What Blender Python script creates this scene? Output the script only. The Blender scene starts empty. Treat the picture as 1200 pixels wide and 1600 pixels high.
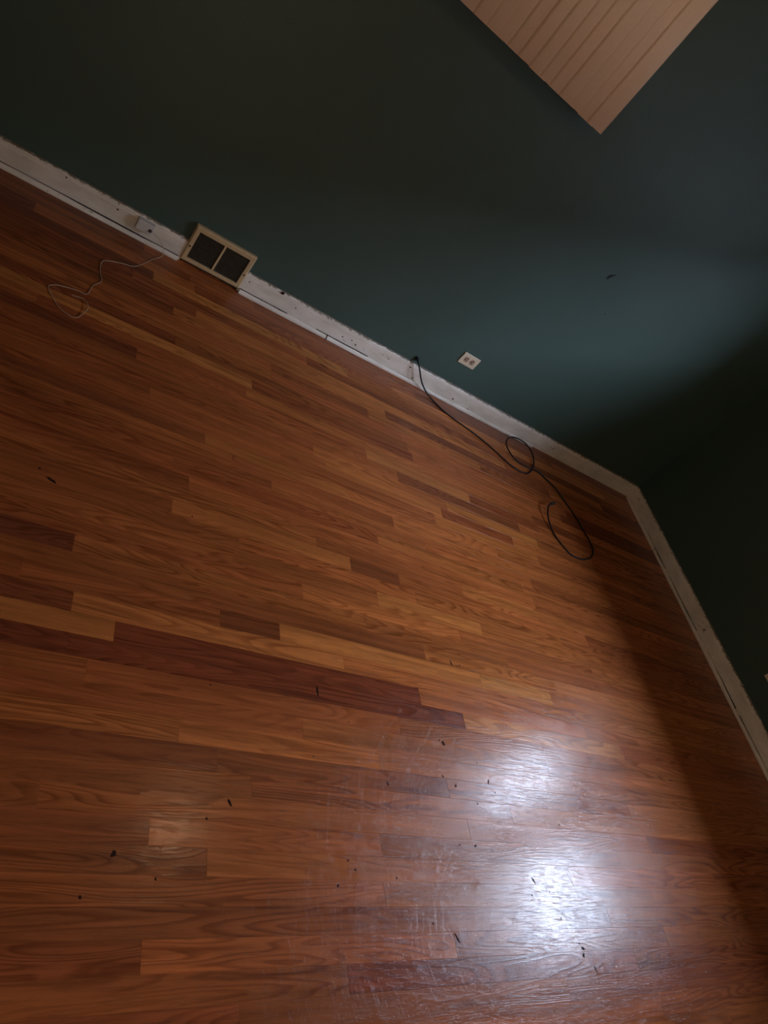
import bpy, bmesh, math, random
from mathutils import Vector, Matrix
random.seed(7)
sc = bpy.context.scene
COL = sc.collection

# ------------------------------------------------------------------ camera
cam_data = bpy.data.cameras.new('camera')
cam = bpy.data.objects.new('camera', cam_data); COL.objects.link(cam)
R0 = Vector((0.78527377, -0.14844251, 0.60109061))      # image right
R1 = Vector((0.30420058, -0.75307412, -0.58338784))     # image down
R2 = Vector((0.53926534, 0.64097128, -0.54621306))      # view direction
m = Matrix((R0, -R1, -R2)).transposed().to_4x4()
m.translation = Vector((-3.7209, -2.8119, 1.5))
cam.matrix_world = m
cam_data.sensor_fit = 'VERTICAL'; cam_data.sensor_height = 36.0
cam_data.lens = 1095.47 / 1600.0 * 36.0
cam_data.clip_start = 0.02
sc.camera = cam

# ------------------------------------------------------------------ light and exposure
SKY = (0.65, 0.76, 1.0); SKY_STRENGTH = 93.0            # overcast sky outside the right-hand windows
LAMP_STRENGTH = 52.0; LAMP_COLOR = (1.0, 0.66, 0.40)    # ceiling lamp
FILL_LAMP_STRENGTH = 32.0; FILL_LAMP_COLOR = (1.0, 0.80, 0.60)  # added lamp out of view, warms the walls
WIN = [(-1.48, -1.13), (-2.30, -1.74)]                  # y ranges of the two windows
WZ0, WZ1 = 1.23, 1.90
world = bpy.data.worlds.new('world'); sc.world = world; world.use_nodes = True
bg = world.node_tree.nodes['Background']
bg.inputs[0].default_value = (*SKY, 1); bg.inputs[1].default_value = SKY_STRENGTH
sc.view_settings.view_transform = 'Standard'; sc.view_settings.look = 'None'
sc.view_settings.gamma = 1.0; sc.view_settings.use_curve_mapping = False
sc.view_settings.exposure = 0.0
sc.cycles.use_denoising = True
sc.cycles.max_bounces = 8; sc.cycles.diffuse_bounces = 4
for ya, yb in WIN:                                       # sky portals in the window openings
    ld = bpy.data.lights.new('window_portal', 'AREA'); ld.shape = 'RECTANGLE'
    ld.size = WZ1 - WZ0; ld.size_y = yb - ya; ld.cycles.is_portal = True
    lo = bpy.data.objects.new('window_portal', ld); COL.objects.link(lo)
    lo.location = (0.03, (ya + yb) / 2, (WZ0 + WZ1) / 2); lo.rotation_euler = (0, math.radians(90), 0)

# ------------------------------------------------------------------ helpers
def tag(o, label=None, cat=None, group=None, kind=None):
    if label: o['label'] = label
    if cat: o['category'] = cat
    if group: o['group'] = group
    if kind: o['kind'] = kind
    return o
def empty(name, loc=(0, 0, 0), rz=0):
    o = bpy.data.objects.new(name, None); COL.objects.link(o)
    o.location = loc; o.rotation_euler = (0, 0, rz); o.empty_display_size = .05
    return o
def obj(name, bm, mat, parent=None, loc=None, smooth=False):
    me = bpy.data.meshes.new(name)
    bmesh.ops.recalc_face_normals(bm, faces=bm.faces)
    bm.to_mesh(me); bm.free()
    if smooth:
        for p in me.polygons: p.use_smooth = True
    o = bpy.data.objects.new(name, me); COL.objects.link(o)
    if mat: me.materials.append(mat)
    if parent: o.parent = parent
    if loc: o.location = loc
    return o
def box(bm, a, b, bevel=0.0, seg=1):
    t = bmesh.new()
    r = bmesh.ops.create_cube(t, size=1)
    for v in t.verts:
        v.co = Vector([(a[i] + b[i]) / 2 + v.co[i] * abs(b[i] - a[i]) for i in range(3)])
    if bevel: bmesh.ops.bevel(t, geom=t.edges[:], offset=bevel, segments=seg, affect='EDGES', profile=.5)
    me = bpy.data.meshes.new('tmp'); t.to_mesh(me); t.free(); bm.from_mesh(me); bpy.data.meshes.remove(me)
def prism(bm, prof, axis, a, b):
    """extrude a closed 2D profile (u = out of wall, z) along an axis from a to b"""
    rings = []
    for s in (a, b):
        rings.append([bm.verts.new((s, u, z) if axis == 'x' else (u, s, z)) for u, z in prof])
    n = len(prof)
    for i in range(n):
        bm.faces.new((rings[0][i], rings[0][(i + 1) % n], rings[1][(i + 1) % n], rings[1][i]))
    bm.faces.new(rings[0]); bm.faces.new(list(reversed(rings[1])))
def smooth_path(pts, n=8):
    P = [Vector(p) for p in pts]; P = [P[0] * 2 - P[1]] + P + [P[-1] * 2 - P[-2]]
    out = []
    for i in range(1, len(P) - 2):
        for k in range(n):
            t = k / n; a, b, c, d = P[i - 1], P[i], P[i + 1], P[i + 2]
            out.append(.5 * ((2 * b) + (c - a) * t + (2 * a - 5 * b + 4 * c - d) * t * t + (3 * b - a - 3 * c + d) * t ** 3))
    out.append(P[-2]); return out
def tube(bm, pts, r, seg=8, radii=None):
    prev = None; up = Vector((0, 0, 1)); ring0 = None
    for i, p in enumerate(pts):
        d = (pts[min(i + 1, len(pts) - 1)] - pts[max(i - 1, 0)]).normalized()
        u = up - d * up.dot(d)
        if u.length < 1e-3: u = Vector((1, 0, 0)) - d * d.x
        u.normalize(); up = u; w = d.cross(u); rr = radii[i] if radii else r
        ring = [bm.verts.new(p + (u * math.cos(a) + w * math.sin(a)) * rr) for a in [2 * math.pi * k / seg for k in range(seg)]]
        if prev:
            for k in range(seg): bm.faces.new((prev[k], prev[(k + 1) % seg], ring[(k + 1) % seg], ring[k]))
        else: ring0 = ring
        prev = ring
    bm.faces.new(list(reversed(ring0))); bm.faces.new(prev)

# ------------------------------------------------------------------ materials
class NT:
    def __init__(s, name):
        s.m = bpy.data.materials.new(name); s.m.use_nodes = True
        s.t = s.m.node_tree; s.b = s.t.nodes['Principled BSDF']
    def n(s, typ, **kw):
        nd = s.t.nodes.new(typ)
        for k, v in kw.items(): setattr(nd, k, v)
        return nd
    def l(s, a, b): s.t.links.new(a, b)
    def val(s, sock, v):
        if hasattr(v, 'is_output') or hasattr(v, 'links'): s.l(v, sock)
        else: sock.default_value = v
    def math(s, op, a, b=0.0, c=None):
        nd = s.n('ShaderNodeMath', operation=op)
        s.val(nd.inputs[0], a); s.val(nd.inputs[1], b)
        if c is not None: s.val(nd.inputs[2], c)
        return nd.outputs[0]
    def noise(s, vec, scale, detail=2.0, rough=.5, dist=0.0):
        nd = s.n('ShaderNodeTexNoise'); s.l(vec, nd.inputs['Vector'])
        nd.inputs['Scale'].default_value = scale; nd.inputs['Detail'].default_value = detail
        nd.inputs['Roughness'].default_value = rough; nd.inputs['Distortion'].default_value = dist
        return nd.outputs['Fac']
    def scale(s, vec, v):
        nd = s.n('ShaderNodeVectorMath', operation='MULTIPLY'); s.l(vec, nd.inputs[0]); nd.inputs[1].default_value = v
        return nd.outputs[0]
    def ramp(s, fac, stops):
        nd = s.n('ShaderNodeValToRGB'); s.l(fac, nd.inputs[0]); e = nd.color_ramp.elements
        while len(e) < len(stops): e.new(.5)
        for i, (p, c) in enumerate(stops):
            e[i].position = p; e[i].color = (*c, 1) if hasattr(c, '__len__') else (c, c, c, 1)
        return nd.outputs[0]
    def mix(s, fac, a, b, mode='MIX'):
        nd = s.n('ShaderNodeMix', data_type='RGBA', blend_type=mode)
        s.val(nd.inputs[0], fac)
        for i, v in ((6, a), (7, b)):
            if isinstance(v, tuple): nd.inputs[i].default_value = (*v, 1)
            else: s.l(v, nd.inputs[i])
        return nd.outputs[2]
    def bump(s, h, dist, strength=1.0, normal=None):
        nd = s.n('ShaderNodeBump'); nd.inputs['Strength'].default_value = strength
        nd.inputs['Distance'].default_value = dist; s.l(h, nd.inputs['Height'])
        if normal is not None: s.l(normal, nd.inputs['Normal'])
        return nd.outputs[0]

def plain(name, color, rough=.5, metallic=0.0, var=.12, scale=40.0):
    k = NT(name); tc = k.n('ShaderNodeTexCoord').outputs['Object']
    f = k.noise(tc, scale, 4)
    c = k.mix(f, tuple(x * (1 - var) for x in color), tuple(min(1, x * (1 + var)) for x in color))
    k.l(c, k.b.inputs['Base Color']); k.b.inputs['Roughness'].default_value = rough
    k.b.inputs['Metallic'].default_value = metallic
    return k.m

def wood_material():
    k = NT('oak_floor_finish')
    tc = k.n('ShaderNodeTexCoord').outputs['Object']
    sh = k.n('ShaderNodeAttribute', attribute_name='shift').outputs['Vector']
    tone = k.n('ShaderNodeAttribute', attribute_name='tone').outputs['Fac']
    red = k.n('ShaderNodeAttribute', attribute_name='red').outputs['Fac']
    ad = k.n('ShaderNodeVectorMath', operation='ADD'); k.l(tc, ad.inputs[0]); k.l(sh, ad.inputs[1]); p = ad.outputs[0]
    # growth rings cut flat: a stretched warped field folded into lines
    f = k.noise(k.scale(p, (1.5, 15, 1)), 1.0, 1.2, .45, .35)
    f2 = k.noise(k.scale(p, (9, 60, 1)), 1.0, 2, .5)
    ph = k.math('ADD', k.math('MULTIPLY', f, 15.0), k.math('MULTIPLY', f2, .55))
    ring = k.math('FRACT', ph)
    late = k.ramp(ring, [(0, .0), (.42, .12), (.72, .9), (.86, 1.0), (1.0, .0)])
    amt = k.noise(k.scale(p, (.8, 9, 1)), 1.0, 1, .5)
    late = k.math('MULTIPLY', late, k.ramp(amt, [(.32, .15), (.62, 1.0)]))
    streak = k.noise(k.scale(p, (2.0, 55, 1)), 1.0, 4, .6)
    pores = k.noise(k.scale(p, (22, 900, 1)), 1.0, 2, .6)
    poremask = k.ramp(pores, [(.56, 0.0), (.72, 1.0)])
    blotch = k.noise(k.scale(p, (1.2, 4, 1)), 1.0, 2, .5)
    base = k.ramp(tone, [(0, (.165, .046, .019)), (.35, (.320, .092, .026)), (.65, (.480, .152, .038)), (1, (.610, .240, .060))])
    base = k.mix(red, base, k.mix(1.0, base, (1.0, .84, .95), 'MULTIPLY'))
    c = k.mix(k.math('MULTIPLY', late, .66), base, k.mix(1.0, base, (.42, .30, .26), 'MULTIPLY'))
    c = k.mix(1.0, c, k.ramp(streak, [(.25, .62), (.75, 1.30)]), 'MULTIPLY')
    c = k.mix(1.0, c, k.ramp(blotch, [(.3, .86), (.7, 1.12)]), 'MULTIPLY')
    c = k.mix(k.math('MULTIPLY', poremask, .5), c, (.05, .018, .010))
    k.l(c, k.b.inputs['Base Color'])
    # worn varnish: smudges, fine scratches
    wp = k.n('ShaderNodeNewGeometry').outputs['Position']
    smudge = k.noise(k.scale(wp, (5, 5, 1)), 1.0, 6, .62, .6)
    fine = k.noise(k.scale(wp, (90, 70, 1)), 1.0, 4, .7)
    r = k.math('ADD', k.math('MULTIPLY', k.ramp(smudge, [(.3, 0.0), (.7, 1.0)]), .10), k.math('MULTIPLY', fine, .12))
    k.l(k.math('ADD', r, FLOOR_ROUGH), k.b.inputs['Roughness'])
    k.b.inputs['IOR'].default_value = 1.325
    # scratches: thin bands of a rotated, stretched noise
    hs = []
    for ang, sx, sy in ((1.25, 5, 620), (-.9, 6, 760), (.25, 5, 700), (1.75, 4, 560)):
        mp = k.n('ShaderNodeMapping'); k.l(wp, mp.inputs['Vector']); mp.inputs['Rotation'].default_value = (0, 0, ang)
        nz = k.noise(k.scale(mp.outputs[0], (sx, sy, 1)), 1.0, 1, .5)
        hs.append(k.ramp(nz, [(.64, 0.0), (.70, 1.0)]))
    h = k.math('ADD', k.math('ADD', hs[0], hs[1]), k.math('ADD', hs[2], hs[3]))
    dents = k.noise(k.scale(wp, (14, 22, 1)), 1.0, 3, .5)
    nrm = k.bump(dents, .0007, .45)
    nrm = k.bump(k.math('ADD', k.math('MULTIPLY', late, .8), k.math('MULTIPLY', poremask, .7)), .00016, .8, nrm)
    nrm = k.bump(k.noise(k.scale(wp, (260, 420, 1)), 1.0, 3, .6), .00014, .45, nrm)
    nrm = k.bump(h, -.00008, .5, nrm)
    k.l(nrm, k.b.inputs['Normal'])
    return k.m

def wall_material():
    k = NT('dark_green_wall_paint')
    p = k.n('ShaderNodeNewGeometry').outputs['Position']
    a = k.noise(k.scale(p, (1, 1, 1)), 1.6, 3, .55); b = k.noise(p, 9.0, 4, .6)
    c = k.mix(k.ramp(a, [(.35, 0.0), (.65, 1.0)]), (.044, .076, .062), (.051, .086, .073))
    c = k.mix(k.math('MULTIPLY', b, .35), c, (.042, .070, .058))
    k.l(c, k.b.inputs['Base Color'])
    k.b.inputs['Roughness'].default_value = .52; k.b.inputs['IOR'].default_value = 1.45
    h = k.noise(p, 110.0, 3, .6); h2 = k.noise(p, 7.0, 2, .5)
    k.l(k.bump(h, .0004, .5, k.bump(h2, .003, .35)), k.b.inputs['Normal'])
    return k.m

def trim_material(axis):
    """old white gloss paint, chipped and grimy, with wall paint smeared over the top edge"""
    k = NT('chipped_white_trim_paint_' + axis)
    p = k.n('ShaderNodeNewGeometry').outputs['Position']
    z = k.n('ShaderNodeSeparateXYZ'); k.l(p, z.inputs[0]); Z = z.outputs[2]
    q = k.scale(p, (1, 1, 2.4))
    grime = k.noise(q, 7.0, 5, .6)
    c = k.mix(k.ramp(grime, [(.35, 0.0), (.7, 1.0)]), (.76, .67, .59), (.58, .50, .42))
    chips = k.noise(k.scale(p, (26, 26, 60)), 1.0, 4, .65)
    area = k.noise(p, 3.2, 2, .5)
    cf = k.ramp(k.math('ADD', k.math('MULTIPLY', chips, .62), k.math('MULTIPLY', area, .38)), [(.620, 0.0), (.640, 1.0)])
    c = k.mix(k.math('MULTIPLY', cf, .75), c, (.12, .075, .05))
    # ragged brushed line of wall paint along the top
    edge = k.noise(k.scale(p, (22, 22, 30)), 1.0, 4, .7)
    top = k.math('GREATER_THAN', k.math('ADD', Z, k.math('MULTIPLY', edge, .030)), .1125)
    c = k.mix(k.math('MULTIPLY', top, .72), c, (.105, .115, .085))
    top2 = k.math('GREATER_THAN', k.math('ADD', Z, k.math('MULTIPLY', k.noise(k.scale(p, (60, 60, 70)), 1.0, 3, .7), .045)), .1195)
    c = k.mix(k.math('MULTIPLY', top2, .8), c, (.17, .115, .075))
    k.l(c, k.b.inputs['Base Color']); k.b.inputs['Roughness'].default_value = .42
    k.l(k.bump(k.math('SUBTRACT', grime, cf), .0008, .6), k.b.inputs['Normal'])
    return k.m

def vane_material():
    k = NT('beige_vinyl_vane')
    tc = k.n('ShaderNodeTexCoord').outputs['Object']
    a = k.noise(k.scale(tc, (300, 300, 3)), 1.0, 3, .6); b = k.noise(k.scale(tc, (160, 160, 90)), 1.0, 3, .6)
    c = k.mix(k.math('MULTIPLY', k.math('ADD', a, b), .5), (.74, .54, .38), (.88, .68, .50))
    k.l(c, k.b.inputs['Base Color']); k.b.inputs['Roughness'].default_value = .55
    k.l(k.bump(b, .0003, .5), k.b.inputs['Normal'])
    return k.m

FLOOR_ROUGH = .095
M_WOOD = wood_material(); M_WALL = wall_material()
M_TRIM = trim_material('trim'); M_VANE = vane_material()
M_CEIL = plain('flat_white_ceiling', (.55, .53, .50), .9, scale=8)
M_SUB = plain('dark_joint_dust_and_shade', (.03, .016, .010), .9)  # slab under the planks, and the painted shade behind the shoe moulding
M_BLACK = plain('black_cable_jacket', (.006, .006, .006), .5); M_BLACK.node_tree.nodes['Principled BSDF'].inputs['Specular IOR Level'].default_value = .3
M_METAL = plain('tarnished_steel', (.32, .30, .28), .35, 1.0)
M_CREAM = plain('cream_wire_jacket', (.46, .32, .20), .5)
M_IVORY = plain('ivory_plastic', (.60, .49, .36), .35, var=.05)
M_IVORY2 = plain('aged_ivory_receptacle', (.38, .25, .17), .4, var=.08)
M_WHITE = plain('white_painted_plastic', (.58, .53, .49), .4, var=.06)
M_SLOT = plain('dark_slot', (.02, .012, .01), .7)
M_VENT = plain('tan_painted_steel', (.53, .37, .20), .42, 0.0, .14, 60)
M_BLADE = plain('brown_grille_blade', (.060, .040, .022), .6)
M_DUCT = plain('duct_darkness', (.012, .008, .007), .9)
M_TAR = plain('dark_floor_stain', (.030, .012, .007), .9); M_TAR.node_tree.nodes['Principled BSDF'].inputs['Specular IOR Level'].default_value = .08
M_CHIP = plain('old_dark_green_chip', (.008, .012, .009), .9)
M_SIDING = plain('grey_house_siding', (.10, .10, .105), .8)
M_FRAME = plain('window_frame_paint', (.5, .48, .45), .45)

def glass_material():
    k = NT('window_glass'); nt = k.t
    tr = k.n('ShaderNodeBsdfTransparent'); gl = k.n('ShaderNodeBsdfGlossy'); gl.inputs['Roughness'].default_value = .02
    lw = k.n('ShaderNodeLayerWeight'); lw.inputs[0].default_value = .5; mx = k.n('ShaderNodeMixShader'); tr.inputs[0].default_value = (.93, .95, .95, 1)
    k.l(k.math('MULTIPLY_ADD', k.math('POWER', lw.outputs['Facing'], 4.0), .5, .04), mx.inputs[0]); k.l(tr.outputs[0], mx.inputs[1]); k.l(gl.outputs[0], mx.inputs[2])
    k.l(mx.outputs[0], nt.nodes['Material Output'].inputs[0])
    return k.m
M_GLASS = glass_material()
def glow_material(name, color, strength):
    k = NT(name)
    k.b.inputs['Base Color'].default_value = (.8, .75, .65, 1); k.b.inputs['Roughness'].default_value = .5
    k.b.inputs['Emission Color'].default_value = (*color, 1); k.b.inputs['Emission Strength'].default_value = strength
    return k.m
M_GLOW = glow_material('lit_frosted_glass', LAMP_COLOR, LAMP_STRENGTH)
M_SHADE = glow_material('fill_lamp_shade', FILL_LAMP_COLOR, FILL_LAMP_STRENGTH)

# ------------------------------------------------------------------ room shell
XL, YF, ZC = -5.3, -4.8, 2.5
def struct(name, bm, mat): return tag(obj(name, bm, mat), kind='structure')
b = bmesh.new(); box(b, (XL - .12, YF - .12, -.12), (.14, .12, -.0195)); floor = struct('floor', b, M_SUB)
b = bmesh.new(); box(b, (XL - .12, 0, -.0195), (.14, .12, ZC)); wall_back = struct('wall_back', b, M_WALL)
b = bmesh.new(); box(b, (XL - .12, YF - .12, -.0195), (.14, YF, ZC)); struct('wall_front', b, M_WALL)
b = bmesh.new(); box(b, (XL - .12, YF, -.0195), (XL, 0, ZC)); struct('wall_left', b, M_WALL)
b = bmesh.new(); box(b, (XL - .12, YF - .12, ZC), (.14, .12, ZC + .1)); struct('ceiling', b, M_CEIL)
b = bmesh.new()
ys = [YF, WIN[1][0], WIN[1][1], WIN[0][0], WIN[0][1], 0]
box(b, (0, YF, -.0195), (.12, 0, WZ0)); box(b, (0, YF, WZ1), (.12, 0, ZC))
for a, c in ((ys[0], ys[1]), (ys[2], ys[3]), (ys[4], ys[5])): box(b, (0, a, WZ0), (.12, c, WZ1))
struct('wall_right', b, M_WALL)
# windows in the right wall, just past the frame on the right
for i, (ya, yb) in enumerate(WIN):
    w = tag(empty('window_%d' % (i + 1), (.05, (ya + yb) / 2, WZ0)), kind='structure')
    hy = (yb - ya) / 2; H = WZ1 - WZ0
    b = bmesh.new(); t = .035
    box(b, (0, -hy, 0), (.05, -hy + t, H), .003); box(b, (0, hy - t, 0), (.05, hy, H), .003)
    box(b, (0, -hy + t, 0), (.05, hy - t, t), .003); box(b, (0, -hy + t, H - t), (.05, hy - t, H), .003)
    obj('window_frame', b, M_FRAME, w)
    b = bmesh.new(); box(b, (.022, -hy + t, t), (.026, hy - t, H - t)); obj('pane', b, M_GLASS, w)
    b = bmesh.new(); box(b, (-.065, -hy - .03, -.022), (.0, hy + .03, 0), .004); obj('window_sill', b, M_FRAME, w)
# outdoors beyond the right wall: the roof overhang and the neighbouring house that cut the sky to a band
b = bmesh.new(); box(b, (.14, -14, 2.5), (.78, 4, 2.6)); struct('trim_1', b, M_SIDING)
b = bmesh.new(); box(b, (6.0, -46, -1.0), (6.3, 10, 4.35)); struct('wall_outside', b, M_SIDING)
b = bmesh.new(); box(b, (.14, -46, -1.1), (14, 12, -1.0)); struct('ground_outside', b, plain('dark_lawn', (.035, .05, .02), .95))

# ------------------------------------------------------------------ floor planks
P = .0575; Y0 = -2.44; XR = -.004
LT, MD, DK = .92, .52, .12
# joints read off the floor: row -> [(x of joint, tone to the right of it)], first entry gives the leftmost tone
KNOWN = {
 10: [(-9, .80), (-3.226, .15), (-2.242, .62), (-1.40, .5)],
 9: [(-9, .13), (-3.33, .17), (-2.062, .78), (-1.2, .45)],
 11: [(-9, .14), (-3.334, .80), (-2.531, .58), (-1.62, .66)],
 12: [(-9, .45), (-3.46, .40), (-2.973 + .03, .16), (-2.753, .72), (-1.93, .84), (-1.55, .5)],
 13: [(-9, .42), (-2.973, .30), (-2.18, .62), (-1.5, .7)],
 14: [(-9, .06), (-3.354, .52), (-2.42, .50), (-1.75, .42)],
 15: [(-9, .5), (-2.66, .62), (-1.98, .40), (-1.2, .55)],
 16: [(-9, .55), (-2.9, .42), (-2.35, .72), (-1.849, .55), (-1.1, .4)],
 17: [(-9, .4), (-2.88, .60), (-2.164, .48), (-1.35, .42)],
 18: [(-9, .44), (-3.1, .62), (-2.449, .16), (-2.23, .60), (-1.15, .3)],
 19: [(-9, .5), (-2.584, .42), (-1.9, .66), (-1.469, .50)],
 20: [(-9, .35), (-3.05, .55), (-2.1, .60), (-1.45, .42)],
 21: [(-9, .5), (-3.106, .38), (-2.3, .52), (-1.5, .55)],
 2: [(-9, .28), (-3.107, .52), (-2.485, .40), (-1.459, .55)],
 1: [(-9, .32), (-2.974, .45), (-1.75, .5), (-.9, .4)],
 3: [(-9, .42), (-3.339, .50), (-2.15, .55), (-1.25, .4)],
 4: [(-9, .40), (-2.86, .42), (-1.95, .5)],
 5: [(-9, .24), (-2.95, .30), (-2.2, .45), (-1.3, .5)],
 6: [(-9, .58), (-3.05, .62), (-2.45, .48), (-1.6, .45)],
 7: [(-9, .46), (-2.70, .48), (-1.7, .52)],
 8: [(-9, .48), (-3.28, .46), (-2.35, .45), (-1.45, .48)],
 0: [(-9, .55), (-2.495, .48), (-1.35, .5)],
 -1: [(-9, .27), (-1.62, .40)],
 -2: [(-9, .34), (-3.107, .50), (-2.288, .35), (-1.35, .42)],
 -3: [(-9, .36), (-2.629, .24), (-1.55, .30)],
 -4: [(-9, .30), (-2.9, .30), (-1.9, .25)],
 -5: [(-9, .33), (-2.5, .4), (-1.5, .3)],
 22: [(-9, .36), (-2.75, .50), (-2.05, .62), (-1.42, .3)],
 23: [(-9, .45), (-2.9, .40), (-2.2, .72), (-1.75, .5)],
 24: [(-9, .22), (-3.0, .58), (-2.4, .66), (-1.6, .55)],
 25: [(-9, .5), (-2.7, .45), (-1.95, .62), (-1.3, .32)],
 26: [(-9, .34), (-3.2, .48), (-2.5, .60), (-1.9, .34), (-1.45, .6)],
 27: [(-9, .46), (-2.55, .66), (-1.851, .74), (-1.256, .42)],
 28: [(-9, .4), (-2.45, .5), (-2.12, .20), (-1.361, .48)],
 29: [(-9, .14), (-3.258, .46), (-2.276, .78), (-1.679, .30), (-1.2, .5)],
}
REDS = {9, 10, -1, -3}
def plank_geo(x0, x1, y0, y1, dz):
    """chamfered board: returns verts, faces"""
    g, c, zt, zb = .00006, .0002, dz, -.019
    x0 += g; x1 -= g; y0 += g; y1 -= g
    v = [(x0, y0, zb), (x1, y0, zb), (x1, y1, zb), (x0, y1, zb),
         (x0, y0, zt - c), (x1, y0, zt - c), (x1, y1, zt - c), (x0, y1, zt - c),
         (x0 + c, y0 + c, zt), (x1 - c, y0 + c, zt), (x1 - c, y1 - c, zt), (x0 + c, y1 - c, zt)]
    f = [(8, 9, 10, 11)]
    for a in (0, 4):
        for k in range(4):
            n = (k + 1) % 4; f.append((a + k, a + n, a + 4 + n, a + 4 + k))
    return v, f
def plank_obj(name, items, parent, local=True):
    verts, faces, sh, tn, rd = [], [], [], [], []
    ox = oy = 0.0
    if local: ox, oy = (items[0][0] + items[0][1]) / 2, (items[0][2] + items[0][3]) / 2
    for (x0, x1, y0, y1, dz, shift, tone, red) in items:
        v, f = plank_geo(x0, x1, y0, y1, dz); n = len(verts)
        verts += [(a - ox, c - oy, d) for a, c, d in v]; faces += [tuple(i + n for i in q) for q in f]
        sh += [shift] * len(v); tn += [tone] * len(v); rd += [red] * len(v)
    me = bpy.data.meshes.new(name); me.from_pydata(verts, [], faces); me.materials.append(M_WOOD)
    at = me.attributes.new('shift', 'FLOAT_VECTOR', 'POINT'); at.data.foreach_set('vector', [c for s in sh for c in s])
    at = me.attributes.new('tone', 'FLOAT', 'POINT'); at.data.foreach_set('value', tn)
    at = me.attributes.new('red', 'FLOAT', 'POINT'); at.data.foreach_set('value', rd)
    o = bpy.data.objects.new(name, me); COL.objects.link(o); o.parent = parent; o.location = (ox, oy, 0)
    return o
rnd = random.Random(21)
rest = []; n_planks = 0
XV = -4.0
for r in range(int((YF - Y0) / P) - 1, 43):
    y0 = max(Y0 + r * P, YF); y1 = min(Y0 + (r + 1) * P, -.003)
    if y1 - y0 < .006: continue
    if r in KNOWN: js = KNOWN[r]
    else:
        js = [(-9, min(1, max(.05, rnd.gauss(.42, .17))))]; x = -4.0 + rnd.uniform(.1, 1.0)
        while x < -.3:
            js.append((x, min(1, max(.05, rnd.gauss(.44, .19))))); x += rnd.uniform(.45, 1.25)
    visible = -7 <= r
    # left edge of what the photo can see in this row
    yc = (y0 + y1) / 2
    xl = -3.35 + (yc + 2.7) / 2.7 * -.62 - .12
    for i, (xa, tone) in enumerate(js):
        xb = js[i + 1][0] if i + 1 < len(js) else XR
        red = 1.0 if (r in REDS and tone < .25) else rnd.choice([0, 0, .25, .5])
        def item(a, c, tn=tone): return (a, c, y0, y1, rnd.uniform(-.0001, .0001), (rnd.uniform(0, 90), rnd.uniform(0, 90), rnd.uniform(0, 90)), tn, red)
        if i == 0:
            a = xl - rnd.uniform(.15, .8); a = max(a, XL + .3)
            if visible: plank_obj('plank', [item(a, xb)], floor); n_planks += 1
            else: rest.append(item(a, xb))
            while a > XL:
                c = max(XL + .001, a - rnd.uniform(.5, 1.4))
                if a - c > .02: rest.append(item(c, a, rnd.gauss(.42, .12)))
                a = c if c > XL + .002 else XL
        elif visible: plank_obj('plank', [item(xa, xb)], floor); n_planks += 1
        else: rest.append(item(xa, xb))
tag(plank_obj('planks_beyond', rest, floor, False), kind='stuff')
print('planks', n_planks)

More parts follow.
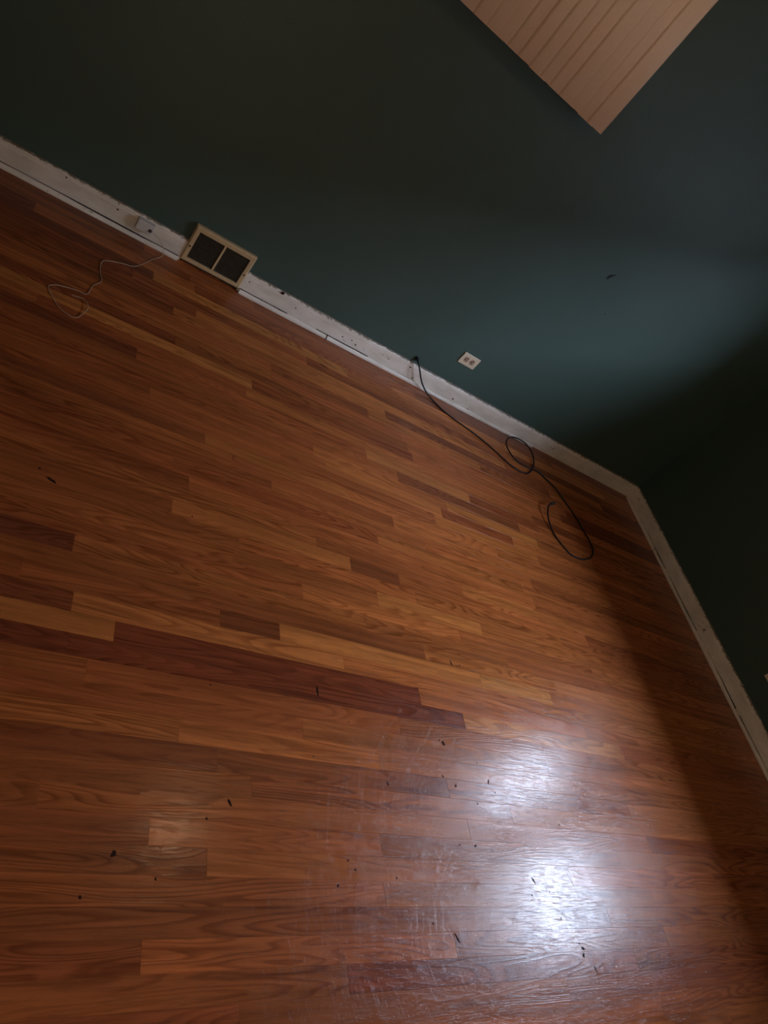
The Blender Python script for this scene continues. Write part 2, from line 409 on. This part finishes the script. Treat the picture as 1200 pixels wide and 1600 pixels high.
# ------------------------------------------------------------------ dirt and dents on the boards
def blot(name, x, y, r, elong=1.0, ang=0.0, parent=None, mat=None, seed=0, z=.0004):
    rr = random.Random(seed); bm = bmesh.new(); n = 12; R = []
    for i in range(n):
        a = 2 * math.pi * i / n; q = r * rr.uniform(.55, 1.2)
        u, v = q * elong * math.cos(a), q * math.sin(a) / math.sqrt(elong)
        R.append((u * math.cos(ang) - v * math.sin(ang), u * math.sin(ang) + v * math.cos(ang)))
    top = [bm.verts.new((u * .8, v * .8, .0005)) for u, v in R]; bot = [bm.verts.new((u, v, 0)) for u, v in R]
    bm.faces.new(top); bm.faces.new(list(reversed(bot)))
    for i in range(n): bm.faces.new((bot[i], bot[(i + 1) % n], top[(i + 1) % n], top[i]))
    return obj(name, bm, mat or M_TAR, parent or floor, (x, y, z))
SPOTS = [(-2.061, -1.680, .0055, 2.2, 1.9), (-2.021, -1.679, .0035, 1.4, .4), (-2.035, -1.684, .003, 1, 0), (-2.181, -1.984, .008, 1.4, 2.2), (-2.196, -1.975, .0035, 1, 0),
 (-2.431, -2.133, .0045, 1, 0), (-2.019, -2.088, .0050, 1.6, 1.3), (-2.212, -2.090, .0045, 1.5, 1.8), (-2.167, -2.114, .0045, 1.3, .8),
 (-1.928, -2.369, .0060, 2.2, 2.1), (-1.789, -2.548, .0065, 1.2, 0), (-1.795, -2.565, .0060, 1.3, .6), (-1.759, -2.601, .0045, 2.6, 2.0), (-1.80, -2.535, .003, 1, 0),
 (-2.639, -1.890, .0065, 3.0, 1.6), (-2.434, -.260, .0080, 3.2, -.35), (-2.205, -1.936, .0025, 1, 0), (-2.236, -1.940, .0025, 1, 0), (-2.410, -2.001, .0025, 1, 0),
 (-2.672, -2.084, .0025, 1, 0), (-2.201, -2.283, .0028, 1, 0), (-2.138, -2.283, .0045, 1.5, .5), (-2.449, -2.374, .0032, 1, 0), (-2.353, -2.478, .0032, 1, 0),
 (-2.277, -2.513, .0050, 3.0, 2.1), (-2.596, -2.338, .0030, 1, 0), (-2.577, -2.358, .0032, 1, 0), (-2.634, -2.395, .0042, 1, 0), (-3.178, -2.344, .0075, 1.5, 1.0),
 (-2.918, -2.223, .0060, 1.9, 2.0), (-2.976, -2.262, .0035, 1, 0), (-3.087, -2.389, .0038, 1, 0), (-3.234, -2.424, .0038, 1, 0), (-1.959, -.399, .0045, 1.3, 0),
 (-2.541, -1.967, .0022, 1, 0), (-2.97, -1.932, .0025, 1, 0), (-3.036, -1.391, .003, 1, 0), (-3.47, -1.395, .004, 1, 0), (-3.437, -1.422, .009, 2.0, -.4), (-2.05, -2.03, .003, 1, 0),
 (-1.73, -2.20, .0035, 1, 0), (-2.09, -2.16, .003, 1, 0), (-2.0, -2.12, .003, 1, 0), (-1.95, -2.41, .003, 1, 0), (-1.85, -2.47, .0035, 1, 0), (-1.87, -2.40, .003, 1, 0)]
for i, (x, y, r, e, a) in enumerate(SPOTS): blot('stain', x, y, r * .95, e, a, seed=i)

# ------------------------------------------------------------------ baseboards
def base_prof(sign=-1):   # u measured into the room
    return [(0, 0.0006), (-.015, .0006), (-.015, .080), (-.0135, .086), (-.0135, .090), (-.0105, .097), (-.006, .1005), (0, .101)]
SHOE = [(-.0178, .0006), (-.0335, .0006), (-.034, .006), (-.032, .0125), (-.0285, .0160), (-.0235, .0175), (-.0225, .0160)]
GAP_SHADE = [(-.0140, .0005), (-.0172, .0005), (-.0215, .0160), (-.0215, .0178), (-.0140, .0178)]  # dark strip painting the shade in the gap behind the shoe
VX0, VX1 = -3.139, -2.865
def board(name, prof, axis, a, b, step=.05, amp=.0006, seed=1, parent=None, mat=None):
    """long moulding with slightly uneven, hand-painted faces"""
    rr = random.Random(seed); bm = bmesh.new(); n = max(2, int(abs(b - a) / step)); prev = None; first = None
    ph = rr.uniform(0, 9)
    for i in range(n + 1):
        s = a + (b - a) * i / n
        jit = 0 if i in (0, n) else 1
        ring = []
        for j, (u, z) in enumerate(prof):
            du = dz = 0
            if u < -.001 and z > .003:
                du = amp * math.sin(s * 7 + ph) * jit + rr.uniform(-1, 1) * amp * .5 * jit
                dz = amp * 1.2 * math.sin(s * 11 + ph * 2) * jit + rr.uniform(-1, 1) * amp * .9 * jit
            ring.append(bm.verts.new((s, u + du, z + dz) if axis == 'x' else (u + du, s, z + dz)))
        if prev:
            for k in range(len(prof)):
                q = (k + 1) % len(prof); bm.faces.new((prev[k], prev[q], ring[q], ring[k]))
        else: first = ring
        prev = ring
    bm.faces.new(first); bm.faces.new(list(reversed(prev)))
    o = obj(name, bm, mat or M_TRIM, parent); return o
bb = tag(board('baseboard_back', base_prof(), 'x', XL, VX0 + .004, seed=1), kind='structure')
board('shoe_moulding', SHOE, 'x', XL, VX0 - .006, seed=2, parent=bb, amp=.001)
bb2 = tag(board('baseboard_back', base_prof(), 'x', VX1 - .004, -.0005, seed=3), kind='structure')
board('joint_shade_strip', GAP_SHADE, 'x', XL, VX0 - .010, seed=12, parent=bb, amp=.0004, mat=M_SUB)
board('joint_shade_strip', GAP_SHADE, 'x', VX1 + .006, -2.62, seed=13, parent=bb2, amp=.0004, mat=M_SUB)
board('joint_shade_strip', GAP_SHADE, 'x', -2.46, -2.16, seed=14, parent=bb2, amp=.0004, mat=M_SUB)
board('shoe_moulding', SHOE, 'x', VX1 + .004, -2.405, seed=4, parent=bb2, amp=.001)
board('shoe_moulding', SHOE, 'x', -2.398, -.95, seed=5, parent=bb2, amp=.0011)
br = tag(board('baseboard_right', base_prof(), 'y', YF, -.0165, seed=6), kind='structure')
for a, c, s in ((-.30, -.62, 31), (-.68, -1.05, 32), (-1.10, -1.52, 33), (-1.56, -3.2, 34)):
    board('joint_shade_strip', GAP_SHADE, 'y', c, a, seed=s, parent=br, amp=.0005, mat=M_SUB)
for a, c, s in ((-.035, -.47, 7), (-.475, -.60, 8), (-.605, -2.4, 9), (-2.4, YF, 10)):
    board('shoe_moulding', [(u * (1.0 if s != 8 else .93), z) for u, z in SHOE], 'y', c, a, seed=s, parent=br, amp=.0016, step=.035)

# chips and nicks where paint has come away along the back wall
def wall_chip(name, x, z, pts, mat, parent, y=-.0004):
    bm = bmesh.new(); f = [bm.verts.new((u, -.0006, v)) for u, v in pts]; k = [bm.verts.new((u * 1.05, 0, v * 1.05)) for u, v in pts]; n = len(pts)
    bm.faces.new(f); bm.faces.new(list(reversed(k)))
    for i in range(n): bm.faces.new((k[i], k[(i + 1) % n], f[(i + 1) % n], f[i]))
    return obj(name, bm, mat, parent, (x, y, z))
wall_chip('paint_chip', -1.424, .978, [(-.004, .014), (-.012, .004), (-.0135, -.008), (-.008, -.017), (-.001, -.012), (.002, -.002), (.010, .010), (.016, .022), (.011, .024), (.004, .013)], M_CHIP, wall_back)
wall_chip('paint_chip', -1.28, .83, [(-.004, .001), (.004, .003), (.005, -.001), (-.003, -.002)], M_CHIP, wall_back)
for i, (x, z, r) in enumerate([(-2.69, .094, .010), (-2.60, .06, .004), (-2.33, .045, .005), (-2.28, .052, .004), (-2.25, .040, .0045), (-2.10, .062, .0035), (-2.06, .058, .0035), (-1.93, .075, .006), (-1.88, .025, .005), (-3.62, .085, .004), (-3.42, .07, .005), (-1.60, .03, .006), (-1.48, .018, .004), (-2.84, .066, .0035)]):
    rr = random.Random(50 + i)
    pts = [(r * rr.uniform(.5, 1.3) * math.cos(a), r * rr.uniform(.4, .9) * math.sin(a)) for a in [2 * math.pi * k / 8 for k in range(8)]]
    wall_chip('paint_chip', x, z, pts, M_TAR, bb2 if x > -3 else bb, y=-.0155)

# ------------------------------------------------------------------ return-air grille over the baseboard
v = tag(empty('vent_grille', (-3.002, -.0005, .012)), 'tan metal air return grille with two dark louvred halves set into the baseboard', 'vent')
VW, VH = .272, .170
bm = bmesh.new()
def ring_frame(bm, w, h, d0, d1, fl, bd):
    """outer flange slope, flat face, inner lip"""
    loops = []
    for (ins, y) in ((0, -.001), (0, -d0), (fl, -d1), (bd, -d1), (bd, -d1 + .012)):
        loops.append([bm.verts.new((sx * (w / 2 - ins), y, (h - ins) if sz else ins)) for sx, sz in ((-1, 0), (1, 0), (1, 1), (-1, 1))])
    for a, c in zip(loops, loops[1:]):
        for i in range(4): bm.faces.new((a[i], a[(i + 1) % 4], c[(i + 1) % 4], c[i]))
ring_frame(bm, VW, VH, .017, .0225, .0055, .0215)
obj('frame', bm, M_VENT, v)
bm = bmesh.new(); box(bm, (-.0045, -.0225, .020), (.0045, -.011, VH - .020), .001); obj('divider_bar', bm, M_VENT, v)
bm = bmesh.new(); box(bm, (-VW / 2 + .012, -.0035, .012), (VW / 2 - .012, -.0015, VH - .012)); obj('duct_backing', bm, M_DUCT, v)
for sx in (-1, 1):
    bm = bmesh.new(); xa, xb = (-VW / 2 + .0205, -.004) if sx < 0 else (.004, VW / 2 - .0205)
    nb = 17
    for i in range(nb):
        z = .0265 + i * (VH - .053) / (nb - 1)
        p = [(-.0205, z - .0004), (-.0205, z - .0012), (-.0160, z + .0006), (-.0160, z + .0014)]
        prism(bm, p, 'x', xa, xb)
    tag(obj('louver_blades', bm, M_BLADE, v), kind='stuff')
for x, z in ((-VW / 2 + .0115, .072), (VW / 2 - .0115, .074)):
    bm = bmesh.new(); bmesh.ops.create_uvsphere(bm, u_segments=12, v_segments=6, radius=.0042)
    for q in bm.verts: q.co.z, q.co.y = q.co.y, q.co.z * .45
    s = obj('screw', bm, M_SLOT, v, (x, -.0226, z), True)

# ------------------------------------------------------------------ power outlets (plate lies on its side)
def outlet(name, label, loc, rz):
    o = tag(empty(name, loc, rz), label, 'outlet')
    bm = bmesh.new(); box(bm, (-.0535, -.0052, -.0335), (.0535, -.0003, .0335), .0022, 2); obj('cover_plate', bm, M_IVORY, o)
    for sx in (-1, 1):
        bm = bmesh.new(); n = 20; R = []
        for i in range(n):
            a = 2 * math.pi * i / n; R.append((max(-.0135, min(.0135, .0165 * math.cos(a))), .0168 * math.sin(a)))
        f = [bm.verts.new((u * .96, -.0068, w * .96)) for u, w in R]; k = [bm.verts.new((u, -.0045, w)) for u, w in R]
        bm.faces.new(f); bm.faces.new(list(reversed(k)))
        for i in range(n): bm.faces.new((k[i], k[(i + 1) % n], f[(i + 1) % n], f[i]))
        rc = obj('receptacle', bm, M_IVORY2, o, (sx * .0195, 0, 0))
        for (x, z, w, h) in ((.0040, .0066, .0105, .0042), (.0040, -.0066, .0090, .0042)):
            bm = bmesh.new(); box(bm, (x - w / 2 - .003, -.0072, z - h / 2), (x + w / 2 - .003, -.0066, z + h / 2)); obj('slot', bm, M_SLOT, rc)
        bm = bmesh.new(); bmesh.ops.create_cone(bm, cap_ends=True, segments=12, radius1=.0040, radius2=.0040, depth=.0006, matrix=Matrix.Translation((-.0085, -.0069, 0)) @ Matrix.Rotation(math.pi / 2, 4, 'X'))
        obj('ground_hole', bm, M_SLOT, rc)
    bm = bmesh.new(); bmesh.ops.create_uvsphere(bm, u_segments=10, v_segments=6, radius=.0028)
    for q in bm.verts: q.co.z, q.co.y = q.co.y, q.co.z * .4
    obj('screw', bm, M_METAL, o, (0, -.0053, 0), True)
    return o
outlet('power_outlet', 'ivory duplex power outlet lying sideways low on the green back wall', (-1.6845, 0, .2575), 0)
outlet('power_outlet', 'power outlet on the dark right wall, cut off by the right edge of the frame', (0, -1.4835, .2555), math.radians(-90))

# ------------------------------------------------------------------ phone jack and its thin cream cord
j = tag(empty('phone_jack', (-3.309, -.0151, .046)), 'small white surface-mounted phone jack box on the baseboard left of the vent', 'phone jack')
bm = bmesh.new(); box(bm, (-.034, -.025, 0), (.034, 0, .046), .003, 2); obj('jack_box', bm, M_WHITE, j)
bm = bmesh.new(); box(bm, (-.030, -.0262, .004), (.018, -.0252, .042), .0004); obj('jack_cover', bm, M_WHITE, j)
bm = bmesh.new(); box(bm, (.016, -.0275, .015), (.028, -.0256, .028), .0006); obj('jack_socket', bm, M_SLOT, j)
wire = [(-3.288, -.0455, .068), (-3.270, -.060, .074), (-3.245, -.068, .066), (-3.218, -.066, .040), (-3.208, -.064, .014), (-3.215, -.078, .004), (-3.239, -.109, .0024), (-3.273, -.175, .0024),
        (-3.310, -.233, .0024), (-3.355, -.253, .0024), (-3.397, -.278, .0030), (-3.424, -.308, .004), (-3.424, -.373, .0024), (-3.413, -.429, .0024), (-3.437, -.479, .0024), (-3.450, -.545, .0028),
        (-3.483, -.553, .0045), (-3.524, -.563, .003), (-3.555, -.578, .0024), (-3.569, -.603, .0024), (-3.549, -.646, .0024), (-3.521, -.686, .0024), (-3.484, -.703, .0024), (-3.462, -.694, .003), (-3.447, -.658, .005), (-3.438, -.628, .0085),
        (-3.446, -.598, .0075), (-3.462, -.583, .004), (-3.495, -.589, .0024)]
bm = bmesh.new(); tube(bm, smooth_path(wire, 6), .0013, 7)
tag(obj('cord', bm, M_CREAM, j, (3.309, .0151, -.046), True), 'thin cream phone wire curling from the jack box onto the dark left of the floor')

# ------------------------------------------------------------------ black coaxial cable
c = tag(empty('coaxial_cable', (-1.9, -.02, 0)), 'black coaxial cable from the back wall, curling in two loops on the oak floor', 'cable')
path = [(-1.9245, -.002, .124), (-1.921, -.022, .122), (-1.900, -.040, .103), (-1.872, -.045, .075), (-1.838, -.048, .045), (-1.800, -.055, .022), (-1.760, -.072, .008), (-1.715, -.103, .0045), (-1.684, -.126, .004),
        (-1.624, -.151, .004), (-1.551, -.172, .004), (-1.453, -.203, .004), (-1.358, -.247, .004), (-1.291, -.291, .004), (-1.229, -.322, .004), (-1.160, -.333, .004), (-1.094, -.308, .004),
        (-1.031, -.240, .006), (-1.000, -.165, .012), (-1.006, -.107, .020), (-1.053, -.070, .028), (-1.133, -.074, .032), (-1.202, -.108, .030), (-1.232, -.161, .020), (-1.222, -.209, .014),
        (-1.187, -.254, .0115), (-1.116, -.269, .0115), (-1.061, -.267, .0115), (-1.000, -.262, .0095), (-.949, -.279, .005), (-.880, -.330, .004), (-.842, -.402, .004), (-.805, -.472, .004), (-.776, -.567, .004), (-.756, -.646, .004),
        (-.756, -.716, .004), (-.797, -.782, .004), (-.866, -.823, .004), (-.939, -.843, .004), (-1.002, -.836, .004), (-1.043, -.796, .004), (-1.078, -.745, .005), (-1.095, -.693, .010), (-1.100, -.630, .022),
        (-1.082, -.572, .034), (-1.060, -.548, .037)]
bm = bmesh.new(); tube(bm, smooth_path(path, 8), .0040, 10); obj('cable_jacket', bm, M_BLACK, c, (1.9, .02, 0), True)
e0 = Vector((-1.060, -.548, .037)); e1 = Vector((-1.000, -.514, .034)); d = e1 - e0
bm = bmesh.new(); n = 12
prof = [(0, .0040), (.02, .0060), (.35, .0064), (.36, .0085), (.80, .0085), (.82, .0055), (1.0, .0055)]
tube(bm, [e0 + d * t * .85 for t, _ in prof], 0, 8, [r for _, r in prof]); obj('cable_connector', bm, M_BLACK, c, (1.9, .02, 0), True)
bm = bmesh.new(); tube(bm, [e0 + d * .84, e0 + d * .95], .0008, 6); obj('connector_pin', bm, M_METAL, c, (1.9, .02, 0), True)
# where the cable comes out of the wall: ragged hole edge and a small clip
wall_chip('cable_hole', -1.927, .126, [(-.012, .006), (-.009, -.010), (.002, -.014), (.010, -.006), (.009, .007), (.000, .011)], M_CHIP, wall_back)
bm = bmesh.new(); box(bm, (-.013, -.010, -.012), (-.008, -.0005, .010), .001); box(bm, (-.013, -.012, .006), (.006, -.0095, .010), .001)
tag(obj('cable_clip', bm, M_BLACK, None, (-1.925, 0, .128)), 'small black clip where the black cable leaves the wall above the baseboard', 'clip')

# ------------------------------------------------------------------ vertical blind on the back wall
vb = tag(empty('vertical_blind', (-2.7, -.07, 2.2)), 'beige vertical blind with long overlapping vanes hanging on the green back wall', 'blind')
bm = bmesh.new(); box(bm, (-.80, -.028, 0), (.71, .030, .042), .003); obj('headrail', bm, M_WHITE, vb)
for x in (-.70, 0, .60):
    bm = bmesh.new(); box(bm, (x - .012, .028, .002), (x + .012, .070, .034), .001); obj('bracket', bm, M_METAL, vb)
PITCH = .0552; W = .089
rv = random.Random(5)
def vane_bm(gap=0.0):
    bm = bmesh.new(); n = 8; t = .0009; L = .824; F = []; B = []
    for z in (0, -L):
        f, k = [], []
        for i in range(n + 1):
            s = -W / 2 + W * i / n; bow = .0028 * (1 - (2 * s / W) ** 2)
            f.append(bm.verts.new((s, -bow, z))); k.append(bm.verts.new((s, -bow + t, z)))
        F.append(f); B.append(k)
    for i in range(n):
        bm.faces.new((F[0][i], F[0][i + 1], F[1][i + 1], F[1][i])); bm.faces.new((B[0][i + 1], B[0][i], B[1][i], B[1][i + 1]))
        for q in (0, 1): bm.faces.new((F[q][i], B[q][i], B[q][i + 1], F[q][i + 1]))
    bm.faces.new((F[0][0], F[1][0], B[1][0], B[0][0])); bm.faces.new((F[0][n], B[0][n], B[1][n], F[1][n]))
    return bm
first = None
for i in range(26):
    if first is None: first = o = obj('vane', vane_bm(), M_VANE, vb, None, True)
    else: o = first.copy(); COL.objects.link(o); o.parent = vb
    xc = -2.026 - W / 2 * .98 - i * PITCH
    o.location = (xc + 2.7 + rv.uniform(-.002, .002), rv.uniform(-.0012, .0012), -.004 + rv.uniform(-.0012, .0012))
    o.rotation_euler = (0, 0, math.radians(2.9 + rv.uniform(-1.0, 1.0)))

# ------------------------------------------------------------------ ceiling lamp (above the frame; its reflection shows on the floor)
cl = tag(empty('ceiling_lamp', (-1.95, -1.40, ZC)), 'frosted dome ceiling lamp over the middle of the room', 'lamp')
bm = bmesh.new(); bmesh.ops.create_cone(bm, cap_ends=True, segments=32, radius1=.12, radius2=.13, depth=.02, matrix=Matrix.Translation((0, 0, -.0105)))
obj('lamp_base', bm, M_METAL, cl, None, True)
bm = bmesh.new(); bmesh.ops.create_uvsphere(bm, u_segments=32, v_segments=16, radius=.075)
for q in bm.verts: q.co.z = q.co.z * (.75 if q.co.z < 0 else .1) - .035
obj('lamp_shade', bm, M_GLOW, cl, None, True)

# ------------------------------------------------------------------ unseen lamp added behind the camera as warm fill
fl = tag(empty('fill_lamp', (-3.3, -4.35, 0)), 'added fill lamp, unseen: short black stand with a lit drum shade near the front wall', 'lamp')
bm = bmesh.new(); bmesh.ops.create_cone(bm, cap_ends=True, segments=32, radius1=.14, radius2=.13, depth=.024, matrix=Matrix.Translation((0, 0, .0125)))
obj('base', bm, M_BLACK, fl)
bm = bmesh.new(); bmesh.ops.create_cone(bm, cap_ends=True, segments=12, radius1=.011, radius2=.011, depth=.46, matrix=Matrix.Translation((0, 0, .25)))
obj('pole', bm, M_BLACK, fl, None, True)
bm = bmesh.new(); bmesh.ops.create_cone(bm, cap_ends=True, segments=32, radius1=.20, radius2=.16, depth=.28, matrix=Matrix.Translation((0, 0, .58)))
obj('lamp_shade', bm, M_SHADE, fl)
